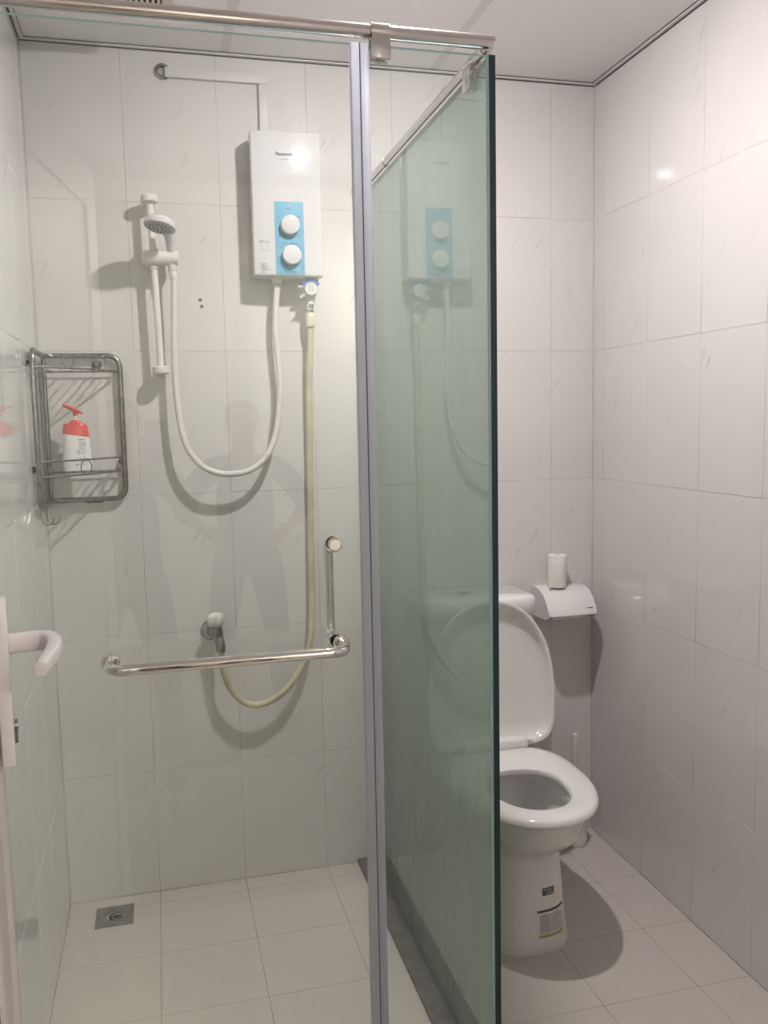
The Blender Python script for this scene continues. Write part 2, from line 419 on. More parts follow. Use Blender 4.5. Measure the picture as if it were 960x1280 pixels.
# corridor behind the doorway
hy0, hy1 = -5.1, YF-.1
struct(MB().box((-1.2, hy0, -.1), (2.4, hy1, -.002)).obj('floor_corridor', M['hall_floor'], smooth=False))
struct(MB().box((-1.2, hy0-.1, 0), (2.4, hy0, 2.7)).obj('wall_corridor_back', M['plaster'], smooth=False))
struct(MB().box((-1.3, hy0, 0), (-1.2, hy1, 2.7)).obj('wall_corridor_left', M['plaster'], smooth=False))
struct(MB().box((2.4, hy0, 0), (2.5, hy1, 2.7)).obj('wall_corridor_right', M['plaster'], smooth=False))
struct(MB().box((-1.2, hy0, 2.6), (2.4, hy1, 2.7)).obj('ceiling_corridor', M['plaster'], smooth=False))
struct(MB().box((-1.2, hy1-.01, 0), (DX0-.001, hy1-.001, 2.6)).box((DX1+.001, hy1-.01, 0), (2.4, hy1-.001, 2.6)).box((DX0-.001, hy1-.01, DH), (DX1+.001, hy1-.001, 2.6)).obj('wall_corridor_front', M['plaster'], smooth=False))
hl = thing('ceiling_light', 'round ceiling lamp in the corridor outside the doorway', 'lamp', (1.95, -4.65, 2.6))
MB().lathe([(.25, 0), (.25, -.03), (.23, -.035)], (1.95, -4.65, 2.6)).obj('lamp_base', M['white_plastic'], hl)
MB().lathe([(.23, -.035), (.20, -.06), (.10, -.075), (.001, -.08)], (1.95, -4.65, 2.6)).obj('diffuser', M['hall_lamp'], hl)
# the shower room's downlight
dl = thing('downlight', 'small round ceiling downlight above the shower corner', 'lamp', (LAMP[0], LAMP[1], H))
MB().lathe([(.029, -.0005), (.046, -.0005), (.046, -.003), (.041, -.006), (.029, -.006)], (*LAMP, H), n=32, cap=False).obj('rim', M['white_plastic'], dl)
MB().lathe([(.0285, -.001), (.0285, -.008), (.0255, -.0115), (.018, -.014), (.007, -.0153), (.0005, -.0155)], (*LAMP, H), n=28).obj('diffuser', M['lamp'], dl)

# ------------------------------------------------------------------ shower enclosure
GB, GT = .014, 2.0     # glass bottom and top
def pane(name, lo, hi, mats, parent):
    """glass sheet whose narrow edges carry the dark green edge material"""
    mb = MB().box(lo, hi); d = [hi[i]-lo[i] for i in range(3)]; thin = d.index(min(d))
    order = [2, 2, 1, 0, 1, 0]
    mb.m = [0 if order[i] == thin else 1 for i in range(6)]
    return mb.obj(name, mats, parent, smooth=False)
sd = thing('shower_door', 'clear hinged glass shower door with chrome towel bar and pull handle', 'shower door', (.01, YG, GB))
pane('glass_pane', (.012, YG-.004, GB), (.648, YG+.004, GT), [M['pane_door'], M['edge_l']], sd)
sl = MB().rbox((.646, YG-.009, GB), (.6605, YG+.009, GT+.001), .002).obj('seal_strip', M['seal'], sd)
hp = MB().rbox((.001, YG-.010, GB), (.012, YG+.010, GT), .002).obj('hinge_profile', M['alu'], sd)
# towel bar outside, pull handle inside, sharing the right-hand fixing
zb_, zt_ = .972, 1.151; xl, xr = .209, .604; yo = YG-.062; yi = YG+.062
tb = MB().tube(fillet([(xl, YG-.004, zb_), (xl, yo, zb_), (xr, yo, zb_), (xr, YG-.004, zb_)], .03, 8), .0095, 16).obj('towel_bar', M['chrome'], sd)
for x in (xl, xr): MB().lathe([(.010, 0), (.0155, 0), (.0155, .006), (.013, .009), (.0095, .009)], (x, YG-.0045, zb_), (0, -1, 0), cap=False).obj('fixing_disc', M['chrome'], tb)
xp = .597
ph = MB().tube(fillet([(xp, YG+.004, zt_), (xp, yi, zt_), (xp, yi, zb_), (xp, YG+.004, zb_)], .028, 8), .0095, 16).obj('pull_handle', M['chrome'], sd)
MB().lathe([(.0003, .006), (.010, .006), (.0128, .004), (.0128, 0)], (xp, YG-.0042, zt_), (0, -1, 0)).obj('fixing_disc', M['chrome'], ph)
for z in (zt_, zb_): MB().lathe([(.0098, 0), (.0145, 0), (.0145, .006), (.0098, .008)], (xp, YG+.0045, z), (0, 1, 0), cap=False).obj('fixing_disc', M['chrome'], ph)
for z in (.28, 1.72):
    h = MB().rbox((.002, YG-.016, z-.045), (.055, YG-.0045, z+.045), .003).rbox((.002, YG+.0045, z-.045), (.055, YG+.016, z+.045), .003).obj('hinge', M['steel'], sd)

fp = thing('glass_panel', 'narrow fixed clear glass panel right of the shower door', 'glass panel', (.78, YG, GB))
pane('glass_pane', (.672, YG-.004, GB), (XG-.0065, YG+.004, GT), [M['pane_front'], M['edge_l']], fp)
st = MB().rbox((.6625, YG-.009, GB), (.6775, YG+.009, GT+.001), .002).obj('seal_strip', M['seal'], fp)
MB().box((.6607, YG-.0085, GB), (.6623, YG+.0085, GT)).obj('magnet_line', M['seal_d'], fp, smooth=False)

sp = thing('glass_panel', 'green water-stained glass panel between the shower and the toilet', 'glass panel', (XG, -.5, GB))
pane('glass_pane', (XG-.006, YG-.006, GB), (XG+.006, -.002, GT), [M['pane_side'], M['edge']], sp)
MB().box((XG-.0115, YG-.0055, GB), (XG-.0065, YG-.0045, GT)).obj('corner_seal', M['edge_l'], sp, smooth=False)

rl = thing('support_rail', 'stainless tube rail along the top of the shower glass', 'rail', (.45, YG, 2.03))
ZR = 2.0225
MB().tube([(.002, YG, ZR), (XG+.002, YG, ZR), (XG+.006, YG, ZR), (XG+.008, YG, ZR)], [.0122, .0122, .010, .006], 20).obj('front_tube', M['steel'], rl)
MB().tube([(XG, YG+.0122, ZR), (XG, -.002, ZR)], .0105, 18).obj('side_tube', M['steel'], rl)
MB().lathe([(.0105, 0), (.026, 0), (.026, .006), (.022, .010), (.0105, .012)], (XG, -.001, ZR), (0, -1, 0), cap=False).obj('wall_flange', M['steel'], rl)
def rail_clamp(axis, c):
    mb = MB()
    if axis == 'X':
        x = c; mb.tube([(x-.0165, YG, ZR), (x+.0165, YG, ZR)], .0146, 20)
        mb.rbox((x-.0165, YG-.0135, ZR-.046), (x+.0165, YG-.0045, ZR-.006), .0015).rbox((x-.0165, YG+.0045, ZR-.046), (x+.0165, YG+.0135, ZR-.006), .0015)
    else:
        y = c; mb.tube([(XG, y-.0165, ZR), (XG, y+.0165, ZR)], .0130, 20)
        mb.rbox((XG-.014, y-.0165, ZR-.050), (XG-.0065, y+.0165, ZR-.006), .0015).rbox((XG+.0065, y-.0165, ZR-.050), (XG+.014, y+.0165, ZR-.006), .0015)
    return mb.obj('clamp', M['steel'], rl)
rail_clamp('X', .698); rail_clamp('Y', -.935)
for y in (-1.0, -.905, -.30): MB().tube([(XG, y-.006, ZR), (XG, y+.006, ZR)], .0122, 18).obj('sleeve_ring', M['steel'], rl)
# low dark kerb the glass stands on
kb = MB().rbox((.845, YG+.03, 0), (.893, -.001, .012), .002).rbox((.893, YG-.025, 0), (XG+.012, -.001, .0135), .001)
struct(kb.obj('trim_5', M['kerb']))
struct(MB().rbox((.003, YG-.025, 0), (.892, YG+.028, .0125), .002).obj('trim_6', M['kerb']))

# ------------------------------------------------------------------ bathroom door leaf standing open on the left
F = Vector((.0515, -1.14, 0)); HG = Vector((.1765, -1.905, 0))
du = (HG-F).normalized(); dn = Vector((-du.y, du.x, 0))      # du: free edge -> hinge; dn: face normal towards the room
if dn.x < 0: dn = -dn
def leaf(a0, a1, n0, n1, z0, z1):
    P = lambda a, n, z: F+du*a+dn*n+Vector((0, 0, z))
    return [P(a0,n0,z0),P(a1,n0,z0),P(a1,n1,z0),P(a0,n1,z0),P(a0,n0,z1),P(a1,n0,z1),P(a1,n1,z1),P(a0,n1,z1)]
BF = [(0,3,2,1),(4,5,6,7),(0,1,5,4),(1,2,6,5),(2,3,7,6),(3,0,4,7)]
LW = (HG-F).length
d1 = MB().add(leaf(0, .09, -.036, 0, .01, 2.0), BF).add(leaf(LW-.09, LW, -.036, 0, .01, 2.0), BF)
d1.add(leaf(.09, LW-.09, -.036, 0, .01, .15), BF).add(leaf(.09, LW-.09, -.036, 0, 1.9, 2.0), BF)
d1 = struct(d1.obj('door_1', M['pvc_door'], smooth=False))
MB().add(leaf(.09, LW-.09, -.029, -.008, .15, 1.9), BF).obj('door_panel', M['pvc_door'], d1, smooth=False)
MB().add(leaf(LW+.001, LW+.008, -.034, -.002, .01, 2.0), BF).obj('hinge_gap_shade', M['black'], d1, smooth=False)  # shade in the open gap between leaf and jamb, drawn as a black strip
LP = lambda a, n, z: F+du*a+dn*n+Vector((0, 0, z))
ZL, AL = 1.072, .13
fr = Matrix((( du.x, dn.x, 0, F.x), (du.y, dn.y, 0, F.y), (0, 0, 1, 0), (0, 0, 0, 1)))
dh = MB().rbox((AL-.02, 0.0002, .903), (AL+.02, .018, 1.139), .003, 2, mat=fr).obj('door_handle', M['lever'], d1)
pth = spline([LP(AL, .018, ZL), LP(AL, .048, ZL), LP(AL+.006, .066, ZL), LP(AL+.030, .075, ZL-.001), LP(AL+.064, .072, ZL-.003), LP(AL+.100, .062, ZL-.006), LP(AL+.128, .054, ZL-.008)], 5)
rings = []
for i, p in enumerate(pth):
    t = (pth[min(i+1, len(pth)-1)]-pth[max(i-1, 0)]).normalized(); side = t.cross(Vector((0, 0, 1))).normalized()
    k = i/(len(pth)-1); hh = .0138-.0048*max(0, k-.4)/.6; ww = .0120-.0046*max(0, k-.35)/.65
    rg = []
    for q in range(16):
        a_ = 2*PI*q/16; cx, sx = math.cos(a_), math.sin(a_)
        rg.append(p+side*ww*math.copysign(abs(cx)**.55, cx)+Vector((0, 0, 1))*hh*math.copysign(abs(sx)**.55, sx))
    rings.append(rg)
MB().loft(rings).obj('lever', M['lever'], dh, angle=50)
ky = MB().cyl(LP(AL, .018, .955), LP(AL, .0235, .955), .0085, 20).rbox((AL-.0028, .018, .930), (AL+.0028, .0225, .952), .001, 1, mat=fr)
ky.obj('key_cylinder', M['dull_chrome'], dh)

# ------------------------------------------------------------------ water heater on the back wall
HX0, HX1, HZ0, HZ1, HD = .580, .771, 1.768, 2.151, .087
wh = thing('water_heater', 'white electric water heater with blue control panel on the back wall', 'water heater', ((HX0+HX1)/2, 0, HZ0))
def heater_sec(z, taper):
    n = 14; w = (HX1-HX0)/2-taper; cx = (HX0+HX1)/2; fr_ = []
    for i in range(n+1):
        u = -1+2*i/n; fr_.append((cx+u*w, -(HD+.0035*(1-u*u))+taper*.8, z))
    r_ = .008
    back = [(cx+w+.001, -.055, z), (cx+w-.003, -.0008, z), (cx-w+.003, -.0008, z), (cx-w-.001, -.055, z)]
    # soften the vertical front corners
    fr_[0] = (fr_[0][0]+.0003, fr_[0][1]+.005, z); fr_[-1] = (fr_[-1][0]-.0003, fr_[-1][1]+.005, z)
    fr_.insert(1, (cx-w+.0014, -(HD)+.0013+taper*.8, z)); fr_.insert(-1, (cx+w-.0014, -(HD)+.0013+taper*.8, z))
    return fr_+back
MB().loft([heater_sec(HZ0, .003), heater_sec(HZ0+.002, .0006), heater_sec(HZ0+.006, 0), heater_sec(HZ1-.006, 0), heater_sec(HZ1-.002, .0006), heater_sec(HZ1, .003)]).obj('casing', M['white_plastic'], wh, angle=50)
def hy(x):   # front surface of the casing at x
    u = (x-(HX0+HX1)/2)/((HX1-HX0)/2); return -(HD+.0035*(1-u*u))
def slab(x0, x1, z0, z1, t, n=8):
    mb = MB(); A = [x0+(x1-x0)*i/n for i in range(n+1)]
    rings = []
    for z in (z0, z1): rings.append([(x, hy(x)-t, z) for x in A]+[(x, hy(x)+.001, z) for x in reversed(A)])
    return mb.loft(rings)
PX0, PX1, PZ0, PZ1 = .6385, .7185, 1.7715, 1.9655
cp = slab(PX0, PX1, PZ0, PZ1, .0008).obj('control_panel', M['blue'], wh, smooth=False)
pcx = (PX0+PX1)/2
yk = hy(pcx)
for z, nm in ((1.902, 'knob'), (1.822, 'knob')):
    MB().lathe([(.0258, .0008), (.0258, .0185), (.0245, .0205), (.0220, .0214), (.0001, .0218)], (pcx+(.001 if z > 1.85 else .003), yk, z), (0, -1, 0), 32).obj(nm, M['white_plastic'], cp)
MB().lathe([(.0028, .0008), (.0026, .0022), (.0001, .0026)], (pcx-.001, yk, 1.954), (0, -1, 0), 12).obj('indicator_light', M['white_plastic'], cp)
yt = yk-.0010
def wtext(s, size, x, z, mat=None, bold=0, par=None): 
    return text('lettering', s, size, mat or M['ink_b'], par or cp, (x, hy(x)-.0011, z), bold=bold, depth=.00008)
wtext('Hot', .0075, pcx-.001, 1.9455)
wtext('Lo', .0075, pcx-.030, 1.926); wtext('Med.', .0075, pcx+.0275, 1.927); wtext('Off', .0075, pcx-.026, 1.874); wtext('Hi', .0075, pcx+.028, 1.874)
wtext('Power Selector', .0072, pcx, 1.8545); wtext('Off', .0075, pcx-.025, 1.843); wtext('On', .0075, pcx+.026, 1.843); wtext('Main Switch', .0072, pcx, 1.7785)
for sx, sz in ((-.0235, 1.922), (.0240, 1.922), (.0235, 1.880)): MB().box((pcx+sx-.001, hy(pcx+sx)-.0013, sz-.001), (pcx+sx+.001, hy(pcx+sx)+.0005, sz+.001)).obj('dial_mark', M['ink_b'], cp, smooth=False)
wtext('Panasonic', .0125, .671, 2.0905, M['ink'], .00025, wh)
mm = MB()
for i in range(6): mm.box((.6585+i*.0042, hy(.67)-.0006, 2.0755), (.6585+i*.0042+.003, hy(.67)+.001, 2.0785))
mm.obj('fine_print', M['ink2'], wh, smooth=False)
wtext('ELB Test', .0075, .6095, 1.8575, M['ink'], 0, wh)
for i, s_ in enumerate(('ELB', 'Reset', 'Push Up')): text('lettering', s_, .0075, M['ink'], wh, (.6, hy(.605)-.0012, 1.7975-i*.0068), align='LEFT', depth=.00008)
MB().add([(.6015, hy(.604)-.0010, 1.775), (.6065, hy(.604)-.0010, 1.775), (.604, hy(.604)-.0010, 1.7785), (.6015, hy(.604)+.001, 1.775), (.6065, hy(.604)+.001, 1.775), (.604, hy(.604)+.001, 1.7785)], [(0,1,2),(3,5,4),(0,3,4,1),(1,4,5,2),(2,5,3,0)]).obj('arrow_mark', M['ink'], wh, smooth=False)
tbn = slab(.601, .618, 1.833, 1.851, .0006, 2).obj('test_button', M['ink2'], wh, smooth=False)
slab(.6016, .6174, 1.8336, 1.8504, .0013, 2).obj('button_cap', M['white_plastic'], tbn, smooth=False)
MB().lathe([(.0175, 0), (.0175, -.004), (.0135, -.007), (.0125, -.016), (.0105, -.018)], (.6455, -.046, HZ0), n=20).obj('outlet_nipple', M['abs'], wh)
MB().lathe([(.006, 0), (.0055, -.006), (.0001, -.007)], (.758, -.045, HZ0), n=12).obj('screw', M['dull_chrome'], wh)
# flow valve under the heater
fv = thing('flow_valve', 'small clear and blue flow valve under the white heater', 'valve', (.735, -.05, 1.70))
vy = -.046
MB().cyl((.7375, vy, HZ0-.0005), (.7375, vy, 1.667), .0105, 20).obj('valve_body', M['abs'], fv)
vd = MB().lathe([(.0165, 0), (.0185, .006), (.0185, .026), (.0165, .028), (.0155, .0265), (.0001, .0265)], (.7365, vy-.008, 1.7355), (0, -1, 0), 28).obj('dial', M['white_plastic'], fv)
for dx in (-.0035, .0035): MB().box((.7365+dx-.0014, vy-.0352, 1.728), (.7365+dx+.0014, vy-.034, 1.743)).obj('fine_print', M['ink2'], vd, smooth=False)
ar = arc((.7365, vy-.020, 1.7355), (.0235, 0, 0), (0, 0, .0235), math.radians(25), math.radians(155), 14)
rg = []
for i, p_ in enumerate(ar):
    d_ = (p_-Vector((.7365, vy-.020, 1.7355))).normalized(); k = .0065 if 0 < i < 14 else .003
    rg.append([p_-d_*.005+Vector((0, -.006, 0)), p_+d_*k+Vector((0, -.006, 0)), p_+d_*k+Vector((0, .008, 0)), p_-d_*.005+Vector((0, .008, 0))])
MB().loft(rg).obj('flow_scale', M['valve_blue'], fv)
for q0, q1 in (((.7215, vy-.018, 1.745), (.702, vy-.020, 1.741)), ((.7235, vy-.018, 1.723), (.706, vy-.022, 1.713))):
    MB().tube([q0, q1], [.0045, .0032], 10).obj('lug', M['white_plastic'], fv)
pt = MB().lathe([(.0105, 0), (.0115, .012), (.0115, .016), (.0085, .017), (.0085, .013)], (.7375, vy-.002, 1.691), (0, -1, 0), 24).obj('port', M['abs'], fv)
MB().lathe([(.0084, .0125), (.0084, .0165), (.006, .0170), (.0058, .015), (.0001, .0155)], (.7375, vy-.002, 1.691), (0, -1, 0), 24).obj('port_screw', M['dull_chrome'], pt)
# yellowed hose from the valve down to the wall tap
yh = thing('supply_hose', 'yellowed plastic hose hanging from the heater valve to the wall tap', 'hose', (.737, -.04, 1.66))
MB().tube([(.7375, vy, 1.672), (.7375, vy, 1.668), (.7375, vy, 1.638), (.7375, vy, 1.634)], [.012, .0142, .0138, .012], 18).obj('sleeve', M['sleeve_y'], yh)
hp_ = spline([(.7375, vy, 1.64), (.737, -.040, 1.60), (.731, -.030, 1.474), (.730, -.024, 1.35), (.727, -.022, 1.198), (.724, -.022, 1.0), (.7215, -.025, .82), (.710, -.035, .72), (.684, -.045, .653), (.645, -.05, .600), (.600, -.052, .565), (.547, -.052, .551), (.505, -.053, .567), (.472, -.056, .612), (.456, -.060, .660), (.4505, -.062, .695), (.4500, -.062, .7215)], 6)
MB().tube(hp_, .0098, 12).obj('hose_tube', M['hose_y'], yh)

# wall tap
tp = thing('wall_tap', 'small chrome wall tap with white cross knob behind the towel bar', 'tap', (.43, 0, .77))
MB().lathe([(.030, .0005), (.030, .004), (.024, .012), (.016, .016)], (.428, 0, .772), (0, -1, 0), 24).obj('escutcheon', M['dull_chrome'], tp)
tbd = MB().cyl((.430, -.012, .772), (.4415, -.050, .771), .0145, 20)
tbd.cyl((.4415, -.050, .790), (.4430, -.052, .757), .0165, 20, bev=.003).obj('tap_body', M['dull_chrome'], tp)
MB().tube(spline([(.443, -.050, .766), (.4475, -.058, .752), (.4500, -.062, .738), (.4500, -.062, .7220)], 5), .0135, 16).obj('spout', M['dull_chrome'], tp)
rings = []
for h_, s_ in ((.7905, .010), (.794, .0175), (.806, .0220), (.820, .0215), (.829, .0165), (.832, .004)):
    rings.append([(.4395+s_*(1+.20*math.cos(4*(2*PI*k/32)))*math.cos(2*PI*k/32+.4), -.050+s_*(1+.20*math.cos(4*(2*PI*k/32)))*math.sin(2*PI*k/32+.4), h_) for k in range(32)])
MB().loft(rings).obj('knob', M['abs'], tp, angle=60)

# ------------------------------------------------------------------ slide bar, hand shower and its hose
BX, BY = .3145, -.052
sb = thing('slide_bar', 'white plastic shower slide bar with sliding holder on the back wall', 'shower rail', (BX, 0, 1.51))
MB().tube([(BX-.004, BY, 1.965), (BX+.006, BY, 1.520)], .0088, 16).obj('bar', M['abs'], sb)
for z, x, r_ in ((1.966, BX-.004, .0235), (1.514, BX+.006, .0245)):
    b_ = MB().lathe([(r_-.005, -.0095), (r_-.001, -.007), (r_, .001), (r_-.0015, .002), (r_-.001, .0035), (r_-.001, .008), (r_-.004, .0105)], (x, BY, z), n=28)
    b_.cyl((x, BY+.015, z-.001), (x, -.0006, z-.003), .0146, 20)
    b_.obj('wall_bracket', M['abs'], sb)
ho = MB().tube([(.283, BY-.004, 1.811), (.2865, BY-.004, 1.811), (.294, BY-.005, 1.811), (.335, BY-.009, 1.812), (.366, BY-.013, 1.812), (.377, BY-.014, 1.812), (.3795, BY-.014, 1.812)], [.008, .015, .020, .0205, .0195, .019, .015], 20)
ho.cyl((BX+.001, BY, 1.838), (BX+.001, BY, 1.785), .0125, 18)
ho = ho.obj('holder', M['abs'], sb)
MB().rbox((.289, BY+.016, 1.812), (.366, BY+.022, 1.835), .002).obj('holder_back', M['nozzle'], ho)
hs = thing('hand_shower', 'round white hand shower head resting in the slide bar holder', 'shower head', (.362, -.07, 1.81))
nrm = Vector((-.19, -.19, -.95)).normalized(); hc = Vector((.3335, -.150, 1.876))
MB().tube(spline([(.3625, -.064, 1.778), (.361, -.066, 1.815), (.360, -.078, 1.846), (.355, -.100, 1.869), tuple(hc-nrm*.012+Vector((.012, .028, 0)))], 5), [.0115]*3+[.0125]*6+[.013]*6+[.0145]*6, 18).obj('handle', M['white_plastic'], hs)
hd = MB().lathe([(.0001, -.024), (.018, -.0235), (.033, -.018), (.0400, -.011), (.0420, -.004), (.0405, .003), (.038, .004)], hc, nrm, 36).obj('head', M['white_plastic'], hs)
nf = MB().lathe([(.0385, .003), (.0378, .0046), (.030, .0056), (.0001, .0062)], hc, nrm, 36).obj('spray_face', M['nozzle'], hd)
nz_ = MB(); uu = nrm.orthogonal().normalized(); vv = nrm.cross(uu)
for rr_, cnt in ((.008, 6), (.017, 12), (.026, 18)):
    for k in range(cnt):
        c_ = hc+nrm*.005+(uu*math.cos(2*PI*k/cnt)+vv*math.sin(2*PI*k/cnt))*rr_
        nz_.cyl(c_, c_+nrm*.003, .0013, 6)
nz_ = nz_.obj('nozzles', M['black'], hd); nz_['kind'] = 'stuff'
sh = thing('shower_hose', 'white shower hose looping from hand shower to heater outlet', 'hose', (.362, -.064, 1.775))
MB().tube(spline([(.3625, -.064, 1.777), (.364, -.062, 1.74), (.361, -.055, 1.66), (.357, -.052, 1.542), (.3605, -.055, 1.412), (.377, -.062, 1.312), (.412, -.068, 1.257), (.448, -.070, 1.234), (.49, -.070, 1.226), (.546, -.068, 1.233), (.590, -.062, 1.262), (.617, -.056, 1.305), (.634, -.050, 1.362), (.646, -.044, 1.474), (.6395, -.042, 1.586), (.638, -.043, 1.652), (.645, -.046, 1.735), (.6455, -.046, 1.7505)], 7), .0085, 12).obj('hose_tube', M['hose_w'], sh)
MB().tube([(.3625, -.064, 1.780), (.3628, -.064, 1.775), (.3632, -.063, 1.758), (.3634, -.063, 1.756)], [.009, .0108, .0102, .009], 14).obj('hose_nut', M['abs'], sh)
MB().tube([(.6455, -.046, 1.7497), (.6455, -.046, 1.733)], [.0108, .0095], 14).obj('hose_nut', M['abs'], sh)

# cable trunking above the heater, its wall gland, and two wall plugs
ct = thing('cable_trunking', 'white cable trunking from the wall gland down to the heater', 'cable cover', (.37, 0, 2.312))
MB().rbox((.366, -.013, 2.2985), (.640, -.0006, 2.3245), .002).obj('trunking', M['trunking'], ct)
MB().rbox((.6165, -.013, HZ1-.02), (.640, -.0006, 2.2980), .002).obj('trunking', M['trunking'], ct)
cg = MB().lathe([(.012, .0005), (.021, .0005), (.021, .006), (.017, .010), (.012, .010)], (.361, 0, 2.314), (0, -1, 0), 24, cap=False)
tag(cg.obj('wall_gland', M['dull_chrome']), 'dark metal gland ring on the wall at the trunking end', 'gland')
for z, lb in ((1.7115, 'upper of the two grey wall plugs left of the heater hose'), (1.6935, 'lower of the two grey wall plugs left of the heater hose')):
    wp = thing('wall_plug', lb, 'wall plug', (.4355+(1.7115-z)*.2, 0, z), 'wall plugs beside the slide bar')
    MB().lathe([(.0025, .0001), (.0058, .0003), (.0055, .0014), (.003, .0018)], wp.location, (0, -1, 0), 14, cap=False).obj('plug_rim', M['ink2'], wp)
    MB().lathe([(.0028, .0002), (.0024, .0009), (.0001, .0009)], wp.location, (0, -1, 0), 12).obj('plug_hole', M['black'], wp)

# ------------------------------------------------------------------ corner caddy and bottle
cd = thing('corner_caddy', 'grey metal tube corner shelf in the left corner of the shower', 'shower caddy', (.02, -.02, 1.17))
TL, TR = (.0155, -.240), (.2115, -.0165); Zt, Zb = 1.556, 1.166
CN = (.0155, -.0165)
top = fillet([(*TL, 1.30), (*TL, Zt), (*CN, Zt), (*TR, Zt), (*TR, 1.30)], .035, 7)
bot = fillet([(*TL, 1.30), (*TL, Zb), (*CN, Zb), (*TR, Zb), (*TR, 1.30)], .035, 7)
loop = top+list(reversed(bot))[1:-1]
MB().tube(loop, .0072, 12, closed=True).obj('frame', M['caddy'], cd)
MB().tube([(*CN, Zb+.004), (*CN, Zt-.004)], .0060, 12).obj('corner_post', M['caddy'], cd)
def fpnt(t, z, bow=.02): 
    x = TL[0]+(TR[0]-TL[0])*t; y = TL[1]+(TR[1]-TL[1])*t; b = math.sin(PI*t)*bow
    return Vector((x+b*.75, y-b*.66, z))
for zs, zr in ((1.514, 1.549), (1.243, 1.281)):
    s_ = MB().tube([fpnt(t/16, zs) for t in range(17)], .0026, 8).obj('shelf_rim', M['caddy'], cd)
    MB().tube([(TL[0], TL[1], zs), (*CN, zs), (TR[0], TR[1], zs)], .0024, 8).obj('back_wire', M['caddy'], s_)
    for k in range(8):
        t = (k+.7)/8.4; q = fpnt(t, zs)
        MB().tube([(q.x, q.y, zs+.0015), (q.x, CN[1], zs+.0015)], .0017, 6).obj('shelf_wire', M['caddy'], s_)
    if zr < 1.3:
        MB().tube([fpnt(t/16, zr) for t in range(17)], .0024, 8).obj('guard_rail', M['caddy'], cd)
    for t in ((.33, .72) if zr > 1.3 else (.46, .93)):
        c_ = fpnt(t, (zs+zr)/2); tg = (fpnt(t+.03, 0)-fpnt(t-.03, 0)).normalized(); rr_ = (zr-zs)/2-.001
        MB().tube(arc(c_, tg*rr_, Vector((0, 0, rr_)), 0, 2*PI, 24)[:-1], .0016, 6, closed=True).obj('ring', M['caddy'], cd)
for p_ in ((.004, -.222, 1.525), (.004, -.222, 1.262)): MB().cyl((.0006, p_[1], p_[2]), (.012, p_[1], p_[2]), .009, 14, r2=.005).obj('suction_foot', M['black'], cd)
for p_ in ((.150, 0, 1.533), (.2055, 0, 1.272)): MB().lathe([(.013, .0006), (.0125, .004), (.006, .010), (.004, .013)], p_, (0, -1, 0), 16).obj('suction_foot', M['dull_chrome'], cd)
MB().tube([(.105, -.0165, Zb-.0055), (.150, -.0165, Zb-.0055)], .004, 8).obj('clip', M['black'], cd)
for dx in (0, .012):
    MB().tube(spline([(.016+dx, -.205+dx, Zb+.002), (.015+dx, -.212+dx, Zb-.012), (.016+dx, -.222+dx, Zb-.030), (.026+dx, -.230+dx, Zb-.043), (.040+dx, -.232+dx, Zb-.036), (.044+dx, -.232+dx, Zb-.024)], 5), .0019, 8).obj('hook', M['caddy'], cd)

bt = thing('lotion_bottle', 'white pump bottle with red cap on the lower caddy shelf', 'bottle', (.094, -.075, 1.2465))
bo = Vector((.094, -.075, 1.2477)); rotb = Matrix.Translation(bo) @ Matrix.Rotation(math.radians(8), 4, 'Z')
def bsec(z, hx, hy_, cx=0, n=28):
    out = []
    for k in range(n):
        a_ = 2*PI*k/n; c_, s_ = math.cos(a_), math.sin(a_)
        out.append((cx+hx*math.copysign(abs(c_)**.7, c_), hy_*math.copysign(abs(s_)**.7, s_), z))
    return out
bf = MB().loft([bsec(0, .033, .018), bsec(.003, .0375, .0215), bsec(.03, .0370, .0215), bsec(.06, .0355, .021), bsec(.088, .0335, .0195, -.001), bsec(.094, .033, .019, -.001)])
bf.xf(rotb).obj('bottle_body', M['bottle'], bt)
def slope(ring): return [(x, y, z-(x+.033)*.16) for x, y, z in ring]
rc = MB().loft([slope(bsec(.1005, .0333, .0195, -.001)), slope(bsec(.101, .0341, .0202, -.001)), bsec(.119, .0310, .0185, -.0015), bsec(.1265, .0270, .0160, -.003), bsec(.1285, .0165, .0125, -.001), bsec(.1345, .0115, .0115, 0), bsec(.1360, .010, .010, 0)])
rc.xf(rotb).obj('bottle_collar', M['red'], bt)
MB().loft([bsec(.080, .0338, .0198, -.001), slope(bsec(.1008, .0334, .0196, -.001))]).xf(rotb).obj('bottle_shoulder', M['bottle'], bt)
MB().cyl((0, 0, .135), (0, 0, .150), .0042, 14).xf(rotb).obj('pump_stem', M['bottle'], bt)
ph_ = MB().cyl((0, 0, .147), (0, 0, .157), .0062, 16)
rg = []
for x, z, hw, hh in ((-.031, .1745, .004, .003), (-.027, .1745, .007, .005), (-.010, .167, .011, .0062), (.006, .1595, .011, .0055), (.0165, .1545, .008, .003), (.020, .1520, .004, .0015)):
    rg.append([(x, hw*math.cos(2*PI*k/14), z+hh*math.sin(2*PI*k/14)) for k in range(14)])
ph_.loft(rg); ph_.xf(rotb).obj('pump_head', M['red'], bt)
lb = MB(); random.seed(3)
def bprint(x0, x1, z, h_=.0014):
    n = 4
    for i in range(n):
        xa = x0+(x1-x0)*i/n; xb = xa+(x1-x0)/n*.8
        yy = lambda x: -.0212*(max(0, 1-abs(x/.0372)**2.857))**.35-.0003
        lb.add([(xa, yy(xa), z), (xb, yy(xb), z), (xb, yy(xb), z+h_), (xa, yy(xa), z+h_), (xa, yy(xa)+.0008, z), (xb, yy(xb)+.0008, z), (xb, yy(xb)+.0008, z+h_), (xa, yy(xa)+.0008, z+h_)], BF)
